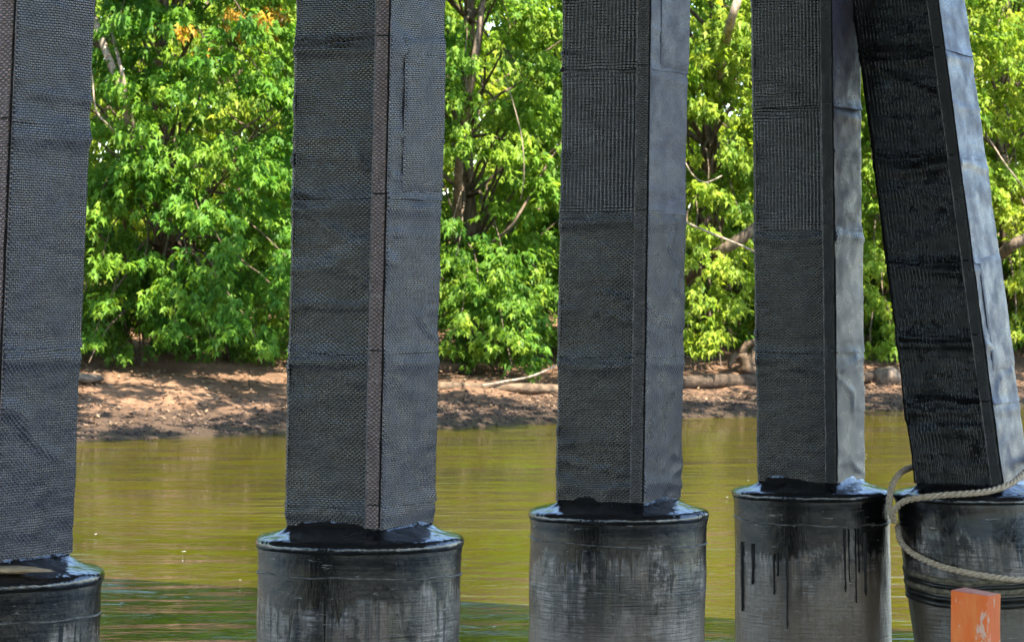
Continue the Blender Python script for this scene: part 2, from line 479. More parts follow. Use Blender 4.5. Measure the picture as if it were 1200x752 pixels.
def make_pile(name, label, base, Zd, s, ang, top_shift, rim_y, seams, pats, strip, jmat, jr=0.35, tilt_fwd=0.0, patches=(), seed=0, extra=None, drips=()):
    """base: photo x of the axis at rim level; ang: turn of the right face from the view axis, degrees;
    top_shift: (photo pixels the axis moves from rim_y to row 0)"""
    rnd = random.Random(seed)
    C = px(base, rim_y, Zd)
    zc = C.z
    root = empty(name, (C.x, C.y, zc), label, 'bridge pile', 'bridge piles')
    # lean of the axis, metres per metre of height
    topz = CAM_H + Y0 * Zd / F
    lx = top_shift * Zd / F / (topz - zc)
    ly = tilt_fwd
    def axis(z):            # local z above rim -> xy offset
        return Vector((lx * z, ly * z, 0))
    r = Vector((math.sin(R(ang)), math.cos(R(ang)), 0))
    l = Vector((-math.cos(R(ang)), math.sin(R(ang)), 0))
    h = s / 2
    rc = 0.016
    cw = 0.047              # width of the corner strip on the left face
    # section points: start a little left of front corner going to back-left ... full loop
    def sect():
        pts = []            # (a, b, na, nb, side) a: coordinate along l, b: along r
        def line(p, q, n, side, step):
            L = math.hypot(q[0] - p[0], q[1] - p[1]); m = max(2, int(round(L / step)))
            for i in range(m):
                t = i / m
                pts.append((p[0] + (q[0] - p[0]) * t, p[1] + (q[1] - p[1]) * t, n[0], n[1], side))
        def arc(cx, cy, a0, side):
            for i in range(4):
                t = a0 + math.pi / 2 * i / 4
                pts.append((cx + rc * math.cos(t), cy + rc * math.sin(t), math.cos(t), math.sin(t), side))
        k = h - rc
        # left face (b = -h) from L (a=+h) to F (a=-h); right face (a=-h) from F to R (b=+h)
        line((k, -h), (-k, -h), (0, -1), 0, 0.0125)
        for i in range(4):  # corner F, turning from (0,-1) to (-1,0)
            t = -math.pi / 2 - math.pi / 2 * i / 4
            pts.append((-k + rc * math.cos(t), -k + rc * math.sin(t), math.cos(t), math.sin(t), 1))
        line((-h, -k), (-h, k), (-1, 0), 1, 0.0125)
        for i in range(4):
            t = math.pi - math.pi / 2 * i / 4
            pts.append((-k + rc * math.cos(t), k + rc * math.sin(t), math.cos(t), math.sin(t), 2))
        line((-k, h), (k, h), (0, 1), 2, 0.05)
        for i in range(4):
            t = math.pi / 2 - math.pi / 2 * i / 4
            pts.append((k + rc * math.cos(t), k + rc * math.sin(t), math.cos(t), math.sin(t), 2))
        line((h, k), (h, -k), (1, 0), 2, 0.05)
        for i in range(4):
            t = -math.pi / 2 * i / 4
            pts.append((k + rc * math.cos(t), -k + rc * math.sin(t), math.cos(t), math.sin(t), 0))
        return pts
    S = sect()
    us = [0.0]
    for i in range(1, len(S) + 1):
        p, q = S[i - 1], S[i % len(S)]
        us.append(us[-1] + math.hypot(p[0] - q[0], p[1] - q[1]))
    n = len(S)
    # band limits as heights above rim
    zs = [CAM_H - (y - Y0) * (Zd - 0.2) / F - zc for y in seams]
    zs = [0.040] + sorted(zs)
    while zs[-1] < BEAM_Z - zc - 0.7:
        zs.append(zs[-1] + 0.55 + 0.2 * rnd.random())
    zs.append(BEAM_Z - zc)
    def wrinkle(u, z, sd):
        w_ = 0.0032 * mnoise.noise((u * 5, z * 9, sd)) + 0.0016 * mnoise.noise((u * 16, z * 30, sd + 5))
        # creases near the foot
        foot = max(0.0, 1 - z / 0.30)
        w_ += foot * 0.005 * mnoise.noise((u * 6 + z * 10, z * 26, sd + 9))
        cr = mnoise.noise((u * 2.2, z * 14, sd + 2))
        if cr > 0.40:
            w_ += (cr - 0.40) * 0.018
        rg = abs(mnoise.noise((u * 1.6 + 3, z * 7.5 + 0.6 * u, sd + 12)))
        gate = mnoise.noise((u * 1.3, z * 2.6, sd + 21))
        if rg < 0.07 and gate > 0.05:
            w_ += 0.0075 * (1 - rg / 0.07) * min(1.0, (gate - 0.05) * 5)
        return w_
    for bi in range(len(zs) - 1):
        z0, z1 = zs[bi], zs[bi + 1]
        m = max(3, int((z1 - z0) / 0.014)) if z0 < 2.2 else max(3, int((z1 - z0) / 0.06))
        off = 0.0018 * (bi % 2) + 0.001 * rnd.random()
        sl0, sl1 = rnd.uniform(-0.02, 0.02), rnd.uniform(-0.02, 0.02)
        V, Q, UV = [], [], []
        uo, vo = rnd.random() * 3, rnd.random() * 3
        for j in range(m + 1):
            t = j / m
            for i in range(n + 1):
                a, b, na, nb, side = S[i % n]
                u = us[i]
                # the band's lower edge is slightly wavy and lies over the one below
                wob0 = 0.006 * mnoise.noise((u * 7, bi * 3.1, seed)) - 0.012 + (0.016 if bi == 0 else 0)
                zz = z0 + wob0 * (1 - t) + (z1 - z0) * t
                wv = wrinkle(u, zz, seed * 3.7 + bi)
                lip = 0.0045 * math.exp(-((t * (z1 - z0)) / 0.018) ** 2) if bi else 0.0
                hem = (0.0055 + 0.005 * mnoise.noise((u * 4, bi * 2.7, seed + 3))) * math.exp(-(((1 - t) * (z1 - z0) - 0.045 - 0.02 * mnoise.noise((u * 3, bi, seed))) / 0.018) ** 2)
                o_ = off + wv + lip + hem
                P = l * (a + na * o_) + r * (b + nb * o_) + axis(zz)
                V.append((P.x, P.y, zz)); UV.append((u + uo, zz + vo))
        for j in range(m):
            for i in range(n):
                p = j * (n + 1) + i
                Q.append((p, p + 1, p + n + 2, p + n + 1))
        me = np_mesh('wrap_band', np.array(V), quads=np.array(Q), smooth=True)
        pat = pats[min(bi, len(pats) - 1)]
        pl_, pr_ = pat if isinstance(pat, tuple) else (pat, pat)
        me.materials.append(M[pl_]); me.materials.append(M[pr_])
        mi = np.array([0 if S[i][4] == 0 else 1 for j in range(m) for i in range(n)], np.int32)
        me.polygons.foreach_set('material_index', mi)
        lay = me.uv_layers.new(name='UVMap')
        li = np.zeros(len(me.loops), np.int32); me.loops.foreach_get('vertex_index', li)
        lay.data.foreach_set('uv', np.array(UV, np.float32)[li].ravel())
        obj('wrap_band', me, None, root)
    # corner strip: folded flap standing on the left face beside the front corner, a black bead painting the groove's shadow at its right
    def strip_mesh(z0, z1):
        prof = [(-h + cw + 0.004, -h - 0.001), (-h + cw, -h - 0.013), (-h + cw * 0.86, -h - 0.015), (-h + cw * 0.5, -h - 0.0115), (-h + 0.008, -h - 0.013),
                (-h - 0.001, -h - 0.012), (-h - 0.006, -h - 0.006), (-h - 0.006, -h + 0.004), (-h + 0.004, -h + 0.006)]
        m = int((z1 - z0) / 0.02) if z0 < 2.2 else 8
        V, Q, UV = [], [], []
        k = len(prof)
        pu = [0]
        for i in range(1, k):
            pu.append(pu[-1] + math.hypot(prof[i][0] - prof[i - 1][0], prof[i][1] - prof[i - 1][1]))
        for j in range(m + 1):
            z = z0 + (z1 - z0) * j / m
            jit = 0.0035 * mnoise.noise((0, z * 5, seed)) + 0.0025 * mnoise.noise((3, z * 17, seed))
            for i, (a, b) in enumerate(prof):
                bo = 0.003 * mnoise.noise((i * 0.9, z * 13, seed + 4))
                P = l * (a + jit * (1 if i < 4 else 0.4)) + r * (b + (bo if 0 < i < k - 1 else 0) - 0.004) + axis(z)
                V.append((P.x, P.y, z)); UV.append((pu[i], z))
        for j in range(m):
            for i in range(k - 1):
                p = j * k + i
                Q.append((p, p + 1, p + k + 1, p + k))
        me = np_mesh('corner_strip', np.array(V), quads=np.array(Q), smooth=True)
        lay = me.uv_layers.new(name='UVMap')
        li = np.zeros(len(me.loops), np.int32); me.loops.foreach_get('vertex_index', li)
        lay.data.foreach_set('uv', np.array(UV, np.float32)[li].ravel())
        return me
    def bead(a, b, rad, mat, nm):
        pts = []
        z = zs[0] + 0.01
        while z < zs[-1]:
            j = 0.0025 * mnoise.noise((a * 40, z * 6, seed)) + 0.0015 * mnoise.noise((a * 40, z * 23, seed))
            P = l * (a + j) + r * b + axis(z)
            pts.append(Vector((P.x, P.y, z))); z += 0.025
        V, Q = tube_path(pts, [rad * (0.75 + 0.6 * abs(mnoise.noise((7, q.z * 11, seed)))) for q in pts], 6)
        obj(nm, np_mesh(nm, np.array([tuple(v) for v in V]), quads=np.array(Q), smooth=True), mat, root)
    bead(-h - 0.006, -h - 0.010, 0.0046, M['groove_line'], 'corner_groove')
    bead(-h + cw - 0.003, -h - 0.016, 0.0042, M['lit_line'], 'corner_ridge')
    for bi in range(len(zs) - 1):
        obj('corner_strip', strip_mesh(zs[bi] + (0.003 if bi else 0.008), zs[bi + 1] - 0.003), M[strip], root)
    # rectangular patches lapped onto the right face
    for (y_top, y_bot, f0, pm) in patches:
        za = CAM_H - (y_bot - Y0) * Zd / F - zc
        zb_ = CAM_H - (y_top - Y0) * Zd / F - zc
        nb_, nz = 22, max(4, int((zb_ - za) / 0.02))
        V, Q, UV = [], [], []
        for j in range(nz + 1):
            z = za + (zb_ - za) * j / nz
            for i in range(nb_ + 1):
                t = f0 + (0.97 - f0) * i / nb_
                b = -h + t * (2 * h - 0.004)
                edge = 0.001 if (i in (0,) or j in (0, nz)) else 0.0045
                o_ = edge + 0.002 * mnoise.noise((b * 9, z * 9, seed)) + 0.004
                P = l * (-h - o_) + r * b + axis(z + 0.012 * (t - 0.5))
                V.append((P.x, P.y, z + 0.03 * (t - 0.6) * (1 if j == nz else 0.6))); UV.append((b, z))
        for j in range(nz):
            for i in range(nb_):
                p = j * (nb_ + 1) + i
                Q.append((p, p + 1, p + nb_ + 2, p + nb_ + 1))
        me = np_mesh('wrap_patch', np.array(V), quads=np.array(Q), smooth=True)
        lay = me.uv_layers.new(name='UVMap')
        li = np.zeros(len(me.loops), np.int32); me.loops.foreach_get('vertex_index', li)
        lay.data.foreach_set('uv', np.array(UV, np.float32)[li].ravel())
        obj('wrap_patch', me, M[pm], root)
    # jacket (round sleeve down into the water) and its sloping resin top
    NS = 96
    zbot = -0.6 - zc
    prof = [(jr + 0.002, -0.012), (jr + 0.004, -0.035)]
    zz = -0.06
    while zz > zbot:
        prof.append((jr + 0.004 * mnoise.noise((zz * 6, seed, 0)), zz)); zz -= 0.04
    V, Q, UV = [], [], []
    for j, (rr, z) in enumerate(prof):
        for i in range(NS + 1):
            t = 2 * math.pi * i / NS
            d = rr + 0.004 * mnoise.noise((math.cos(t) * 2, math.sin(t) * 2, z * 2 + seed)) + 0.0025 * mnoise.noise((math.cos(t) * 9, math.sin(t) * 9, z * 9))
            A = axis(z)
            V.append((A.x + d * math.cos(t), A.y + d * math.sin(t), z)); UV.append((t * jr + seed * 1.37, z))
    for j in range(len(prof) - 1):
        for i in range(NS):
            p = j * (NS + 1) + i
            Q.append((p, p + NS + 1, p + NS + 2, p + 1))
    me = np_mesh('jacket', np.array(V), quads=np.array(Q), smooth=True)
    lay = me.uv_layers.new(name='UVMap')
    li = np.zeros(len(me.loops), np.int32); me.loops.foreach_get('vertex_index', li)
    lay.data.foreach_set('uv', np.array(UV, np.float32)[li].ravel())
    jo = obj('jacket', me, M[jmat], root)
    # resin top: from rim up a shoulder to a skirt hugging the pile
    V, Q = [], []
    prof = [(jr - 0.004, -0.040, 0), (jr + 0.007, -0.032, 0), (jr + 0.010, -0.016, 0), (jr + 0.004, -0.003, 0), (jr - 0.012, 0.004, 0), (jr - 0.05, 0.012, 0.0), (0, 0.022, 0.40), (0, 0.034, 0.75), (0, 0.046, 0.95), (0, 0.075, 1.0)]
    for (rr, z, k) in prof:
        for i in range(NS + 1):
            t = 2 * math.pi * i / NS
            c_, s_ = math.cos(t), math.sin(t)
            # pile outline in this direction
            da = abs(c_ * l.x + s_ * l.y); db = abs(c_ * r.x + s_ * r.y)
            sq = ((da / (h - 0.004)) ** 14 + (db / (h - 0.004)) ** 14) ** (-1 / 14)
            sq = min(sq, (h - 0.004) * 1.36)
            base_r = jr - 0.05
            d = rr if rr else base_r + (sq - base_r) * k
            zz = z + (0.004 * mnoise.noise((c_ * 4, s_ * 4, seed + z * 9))) * (1 if z > -0.01 else 0.4)
            if rr == 0 and z > 0.05:
                zz += 0.012 * mnoise.noise((c_ * 3, s_ * 3, seed + 7))
            A = axis(zz)
            V.append((A.x + d * c_, A.y + d * s_, zz))
    for j in range(len(prof) - 1):
        for i in range(NS):
            p = j * (NS + 1) + i
            Q.append((p, p + 1, p + NS + 2, p + NS + 1))
    obj('resin_cap', np_mesh('resin_cap', np.array(V), quads=np.array(Q), smooth=True), M['epoxy'], root)
    # raised seam beads round the jacket
    def ring(z0, rad, th, tilt, mat, nm, wav=0.004):
        V, Q = [], []
        K = 8
        for i in range(NS):
            t = 2 * math.pi * i / NS
            z = z0 + tilt * math.cos(t + seed) + wav * mnoise.noise((math.cos(t) * 3, math.sin(t) * 3, seed + z0))
            for j in range(K):
                q = 2 * math.pi * j / K
                d = rad + th[0] * math.cos(q)
                A = axis(z)
                V.append((A.x + d * math.cos(t), A.y + d * math.sin(t), z + th[1] * math.sin(q)))
        for i in range(NS):
            for j in range(K):
                Q.append((i * K + j, ((i + 1) % NS) * K + j, ((i + 1) % NS) * K + (j + 1) % K, i * K + (j + 1) % K))
        obj(nm, np_mesh(nm, np.array(V), quads=np.array(Q), smooth=True), mat, jo)
    # runs of black resin down the jacket, at the photo columns where they show
    for (xp, yt, yb) in drips:
        zt_, zb2 = CAM_H - (yt - Y0) * (Zd - jr) / F - zc, CAM_H - (yb - Y0) * (Zd - jr) / F - zc
        th0 = math.asin(max(-0.97, min(0.97, ((xp - 600) * (Zd - jr * 0.8) / F - C.x - lx * zt_) / jr)))
        wd0 = rnd.choice((0.0026, 0.0035, 0.005, 0.0085))
        V, Q = [], []
        m = 14
        for j in range(m + 1):
            t = j / m
            z = zt_ + (zb2 - zt_) * t
            wd = wd0 * (1.5 - 0.9 * t + (0.7 * math.exp(-((t - 0.93) / 0.05) ** 2))) * (0.0 if j == m else 1)
            thj = th0 + 0.012 * mnoise.noise((xp, z * 14, seed))
            for q_ in range(5):
                s_ = (q_ - 2) / 2
                d = jr + 0.0045 + 0.004 * (1 - s_ * s_)
                if abs(s_) == 1: d = jr - 0.003
                tt = thj + s_ * wd / jr
                A = axis(z)
                V.append((A.x + d * math.sin(tt), A.y - d * math.cos(tt), z))
        for j in range(m):
            for q_ in range(4):
                p = j * 5 + q_
                Q.append((p, p + 1, p + 6, p + 5))
        obj('resin_drip', np_mesh('resin_drip', np.array(V), quads=np.array(Q), smooth=True), M['drip'], jo)
    if extra == 'straps':
        for kz, th, mt, tl in ((-0.330, 0.010, 'hose_tan', 0.036), (-0.357, 0.009, 'hose', 0.034), (-0.384, 0.012, 'hose_tan', 0.030), (-0.412, 0.010, 'hose', 0.033), (-0.440, 0.013, 'hose', 0.030)):
            ring(kz, jr + 0.001, (th * 0.7, th * 1.1), tl, M[mt], 'strap', 0.012)
    else:
        ring(-0.11 - 0.03 * rnd.random(), jr + 0.001, (0.004, 0.003), 0.012, M['bead'], 'seam_bead', 0.008)
        if seed % 2:
            ring(-0.30, jr + 0.001, (0.003, 0.003), 0.01, M['bead'], 'seam_bead', 0.008)
    return root, axis, C, jr

W_, R_, S_, G_ = 'weave', 'rib', 'smooth', 'weave_skylit'
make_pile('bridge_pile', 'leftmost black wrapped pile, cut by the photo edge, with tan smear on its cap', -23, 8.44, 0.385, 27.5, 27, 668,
          [405, 140, -140], [(W_, G_)], 'strip_lit', 'jacket_a', seed=1)
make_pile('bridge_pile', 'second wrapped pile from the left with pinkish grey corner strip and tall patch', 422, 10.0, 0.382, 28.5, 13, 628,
          [590, 410, 228, 44, -120], [(W_, G_)], 'strip_lit', 'jacket_a', patches=[(47, 226, 0.26, G_)], seed=2)
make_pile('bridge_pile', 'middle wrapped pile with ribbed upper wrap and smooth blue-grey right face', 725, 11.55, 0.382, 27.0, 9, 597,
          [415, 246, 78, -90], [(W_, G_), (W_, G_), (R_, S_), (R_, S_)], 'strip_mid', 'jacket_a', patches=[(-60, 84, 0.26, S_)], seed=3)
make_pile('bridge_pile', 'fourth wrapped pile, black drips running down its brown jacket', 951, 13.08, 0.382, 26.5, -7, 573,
          [410, 266, 122, -40], [('weave_black', G_), ('weave_black', G_), ('rib_black', S_), ('rib_black', S_)], 'strip_shaded', 'jacket_b', seed=4, drips=[(873, 640, 722), (884, 640, 688), (907, 650, 698), (911, 648, 676), (921, 640, 738), (988, 620, 694), (993, 620, 682), (1001, 620, 707), (1005, 620, 672), (1013, 625, 699)])
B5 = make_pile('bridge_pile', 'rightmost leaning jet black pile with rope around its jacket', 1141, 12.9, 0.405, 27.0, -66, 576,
          [470, 392, 305, 180, 52, -80], [('rib_shaded', S_)], 'strip_shaded', 'jacket_c', tilt_fwd=0.12, patches=[(300, 432, 0.2, S_)], seed=5, extra='straps')

# tan smear on the first cap
def blob(name, loc, sx, sy, sz, mat, seed=0, sub=3, parent=None, amp=0.2, fr=1.5, **props):
    import bmesh
    bm = bmesh.new()
    bmesh.ops.create_icosphere(bm, subdivisions=sub, radius=1)
    for v in bm.verts:
        k = 1 + amp * mnoise.noise(v.co * fr + Vector((seed * 5.1, 0, 0))) + amp * 0.4 * mnoise.noise(v.co * fr * 3 + Vector((seed, 9, 0)))
        v.co = Vector((v.co.x * sx, v.co.y * sy, v.co.z * sz)) * k
    me = bpy.data.meshes.new(name)
    bm.to_mesh(me); bm.free()
    me.polygons.foreach_set('use_smooth', [True] * len(me.polygons))
    o = obj(name, me, mat, parent, **props)
    o.location = loc
    return o
p = px(8, 668, 8.17)
blob('tan_spot', (p.x, p.y, p.z + 0.002), 0.11, 0.055, 0.010, M['cutwood'], 3, amp=0.55, fr=2.2, label='small flat tan spot lying on the leftmost pile cap', category='sand')

# ------------------------------------------------------------------ rope on the leaning pile
def catmull(P, step):
    out = []
    P = [P[0]] + list(P) + [P[-1]]
    for i in range(1, len(P) - 2):
        a, b, c, d = P[i - 1], P[i], P[i + 1], P[i + 2]
        m = max(2, int((c - b).length / step))
        for k in range(m):
            t = k / m
            out.append(0.5 * ((2 * b) + (c - a) * t + (2 * a - 5 * b + 4 * c - d) * t * t + (3 * b - a - 3 * c + d) * t ** 3))
    out.append(P[-2])
    return out

root5, axis5, C5, jr5 = B5
def on_jacket(xp, yp, back=False, gap=0.018):
    """point just outside the leaning jacket seen at photo pixel (xp, yp)"""
    Yd = C5.y
    rr = jr5 + gap
    for _ in range(12):
        p = px(xp, yp, Yd)
        A = axis5(p.z - C5.z)
        dx = p.x - (C5.x + A.x)
        dd = rr * rr - dx * dx
        Yd = C5.y + A.y + (math.sqrt(dd) if dd > 0 else 0.0) * (1 if back else -1)
    return px(xp, yp, Yd)
rp = [px(1205, 538, 13.1), px(1150, 541, 13.22), px(1098, 545, 13.2), px(1066, 548, 13.0), px(1050, 560, 12.85), px(1043, 578, 12.78), px(1043, 598, 12.72), px(1048, 610, 12.68),
      px(1047, 600, 12.62), px(1058, 588, 12.56)] + [px(1078, 583, 12.5), px(1105, 580, 12.48), px(1135, 578, 12.48), px(1160, 575, 12.52), px(1185, 566, 12.6), px(1204, 550, 12.75), px(1216, 540, 12.9), px(1216, 535, 13.05), px(1205, 538, 13.1)]
rp2 = [on_jacket(x, y) for x, y in ((1052, 618), (1055, 633), (1064, 644), (1080, 654), (1105, 664), (1135, 671), (1165, 676), (1195, 679), (1215, 678), (1228, 672))] + [on_jacket(x, y, True) for x, y in ((1222, 655), (1190, 630), (1140, 612), (1090, 608), (1060, 612))] 
rp2 = rp2 + [rp2[0]]
def rope(P, name, rad, label=None, parent=None):
    pts = catmull(P, 0.008)
    V, Q = [], []
    n = len(pts)
    L = 0.0
    strands = [[], [], []]
    up = Vector((0, 0, 1))
    for i, p in enumerate(pts):
        t = (pts[min(i + 1, n - 1)] - pts[max(i - 1, 0)]).normalized()
        if i:
            L += (p - pts[i - 1]).length
        a = t.cross(up)
        a = a.normalized() if a.length > 1e-3 else Vector((1, 0, 0))
        b = a.cross(t).normalized()
        for s_ in range(3):
            q = 2 * math.pi * (L / 0.085 + s_ / 3)
            strands[s_].append(p + (a * math.cos(q) + b * math.sin(q)) * rad * 0.52)
    for s_ in strands:
        v, q = tube_path(s_, rad * 0.56, 6)
        o_ = len(V)
        V += v; Q += [tuple(x + o_ for x in f) for f in q]
    return obj(name, np_mesh(name, np.array([tuple(v) for v in V]), quads=np.array(Q), smooth=True), M['rope'], parent)
RO = empty('mooring_rope', (C5.x, C5.y, C5.z), 'tan twisted rope looped around the leaning black pile at right', 'rope')
for nm, P in (('upper_loop', rp), ('lower_loop', rp2)):
    rope([q - C5 for q in P], nm, 0.0142, parent=RO)

# ------------------------------------------------------------------ orange post in front
def orange_post():
    Yp = 7.2
    a = px(1114, 693, Yp); b = px(1166, 699, Yp)
    wdt = 0.098; dep = 0.085
    zt = a.z
    V, Fc = [], []
    nz = 40
    rot = R(-33)
    ring = []
    for (x, y) in ((0, 0), (wdt, 0), (wdt, dep), (0, dep)):
        for k in range(3):
            t = k / 2
            cx = 0.004 if x == 0 else wdt - 0.004
            cy = 0.004 if y == 0 else dep - 0.004
            sx = -1 if x == 0 else 1; sy = -1 if y == 0 else 1
            q0 = math.atan2(sy, sx)
            q = q0 - math.pi / 4 + math.pi / 2 * t
            ring.append((cx + 0.004 * math.cos(q), cy + 0.004 * math.sin(q)))
    zbase = -0.8
    for j in range(nz + 1):
        t = j / nz
        for (x, y) in ring:
            top = zt + 0.004 - 0.010 * x / wdt + 0.003 * mnoise.noise((x * 60, y * 60, 1))
            z = zbase + (top - zbase) * t
            nn = 0.0015 * mnoise.noise((x * 30, y * 30, z * 14))
            X = x + nn; Yy = y + nn
            V.append((X * math.cos(rot) - Yy * math.sin(rot) - 0.012 * (zt - z), X * math.sin(rot) + Yy * math.cos(rot), z - zbase))
    k = len(ring)
    for j in range(nz):
        for i in range(k):
            Fc.append((j * k + i, j * k + (i + 1) % k, (j + 1) * k + (i + 1) % k, (j + 1) * k + i))
    Fc.append(tuple(nz * k + i for i in range(k)))
    o = obj('marker_post', mesh('marker_post', V, Fc), M['orange'], label='bright orange painted board standing in front of the leaning pile', category='post')
    o.location = (a.x, a.y, zbase)
orange_post()

# ------------------------------------------------------------------ trees
LEAF = np.array([(0, 0, 0), (-0.42, 0.52, -0.12), (-0.14, 0.46, 0.03), (0, 1.0, -0.22), (0.14, 0.46, 0.03), (0.42, 0.52, -0.12)])
LTRI = np.array([(0, 2, 1), (0, 3, 2), (0, 4, 3), (0, 5, 4)])
PAL = np.array([(0.058, 0.146, 0.022), (0.086, 0.194, 0.026), (0.134, 0.250, 0.031), (0.208, 0.318, 0.036), (0.300, 0.385, 0.044)])

def leaves_mesh(name, sp, sd, young, per, size, spread=0.30, orange=None, hue=1.0):
    """sp (N,3) spray tips, sd (N,) azimuth the spray points to, young (N,) 0..1 palette position"""
    N = len(sp)
    n = N * per
    P = np.repeat(sp, per, 0)
    az = np.repeat(sd, per) + RNG.normal(0, 0.95, n)
    t = RNG.random(n)
    el = np.radians(np.clip(RNG.normal(44, 22, n), -15, 88))
    hx, hy = np.cos(az), np.sin(az)
    # leaves sit along a short drooping twig
    back = np.repeat(sd, per)
    P = P + np.stack([-np.cos(back) * t * spread, -np.sin(back) * t * spread, 0.10 * t - 0.05], -1) + RNG.normal(0, 0.33 * size, (n, 3))
    a = np.stack([hx * np.cos(el), hy * np.cos(el), -np.sin(el)], -1)
    nn = np.stack([hx * np.sin(el), hy * np.sin(el), np.cos(el)], -1)
    s = np.cross(a, nn)
    roll = RNG.normal(0, 0.40, n)[:, None]
    s2 = s * np.cos(roll) + nn * np.sin(roll)
    n2 = nn * np.cos(roll) - s * np.sin(roll)
    sz = (size * RNG.uniform(0.65, 1.25, n))[:, None, None]
    V = P[:, None, :] + sz * (LEAF[None, :, 0:1] * s2[:, None, :] + LEAF[None, :, 1:2] * a[:, None, :] + LEAF[None, :, 2:3] * n2[:, None, :])
    T = (np.arange(n) * 6)[:, None, None] + LTRI[None]
    me = np_mesh(name, V.reshape(-1, 3), tris=T.reshape(-1, 3))
    yv = np.clip(np.repeat(young, per) + RNG.normal(0, 0.10, n) + (1 - t) * 0.10, 0, 1) * (len(PAL) - 1)
    i0 = np.floor(yv).astype(int).clip(0, len(PAL) - 2)
    fr = (yv - i0)[:, None]
    c = PAL[i0] * (1 - fr) + PAL[i0 + 1] * fr
    c = c * RNG.uniform(0.8, 1.2, (n, 1))
    c[:, 0] *= hue
    if orange is not None:
        om = np.repeat(orange, per)
        c[om] = np.array([0.60, 0.34, 0.05]) * RNG.uniform(0.6, 1.2, (om.sum(), 1))
    ca = np.ones((n, 6, 4)); ca[:, :, :3] = c[:, None, :]
    at = me.color_attributes.new('leaf_colour', 'FLOAT_COLOR', 'POINT')
    at.data.foreach_set('color', ca.astype(np.float32).ravel())
    return me

def tubes_mesh(name, paths, sides=6):
    V, Q = [], []
    for pts, r0, r1 in paths:
        n = len(pts)
        rad = [r0 + (r1 - r0) * (i / (n - 1)) for i in range(n)]
        v, q = tube_path(pts, rad, sides)
        o_ = len(V); V += [tuple(x) for x in v]; Q += [tuple(x + o_ for x in f) for f in q]
    return np_mesh(name, np.array(V), quads=np.array(Q), smooth=True)

def wiggle(a, b, n, amp, sag=0.0, seed=0):
    out = []
    for i in range(n + 1):
        t = i / n
        p = a.lerp(b, t)
        k = math.sin(math.pi * t)
        p = p + Vector((mnoise.noise((t * 3, seed, 0)), mnoise.noise((t * 3, seed, 5)), mnoise.noise((t * 3, seed, 9)))) * amp * k
        p.z += sag * k
        out.append(p)
    return out

def bough_sprays(centers, dirs, sizes, ns, rng):
    """plates of drooping sprays; returns positions and azimuths"""
    S, A = [], []
    for c, d, sz in zip(centers, dirs, sizes):
        m = max(3, int(ns * sz * sz))
        t = rng.random(m) ** 0.8
        wd = rng.normal(0, 0.42, m) * (0.45 + 0.55 * (1 - (2 * t - 1) ** 2))
        th = rng.normal(0, 0.13, m)
        x = (t - 0.35) * 1.25 * sz
        y = wd * sz
        z = th * sz - 0.42 * sz * (np.clip(x / sz, 0, 2) ** 2) - 0.30 * sz * (wd ** 2)
        ca, sa = math.cos(d), math.sin(d)
        S.append(np.stack([c[0] + x * ca - y * sa, c[1] + x * sa + y * ca, c[2] + z], -1))
        A.append(d + np.arctan2(wd, 0.55 + 0.5 * t))
    return np.concatenate(S), np.concatenate(A)

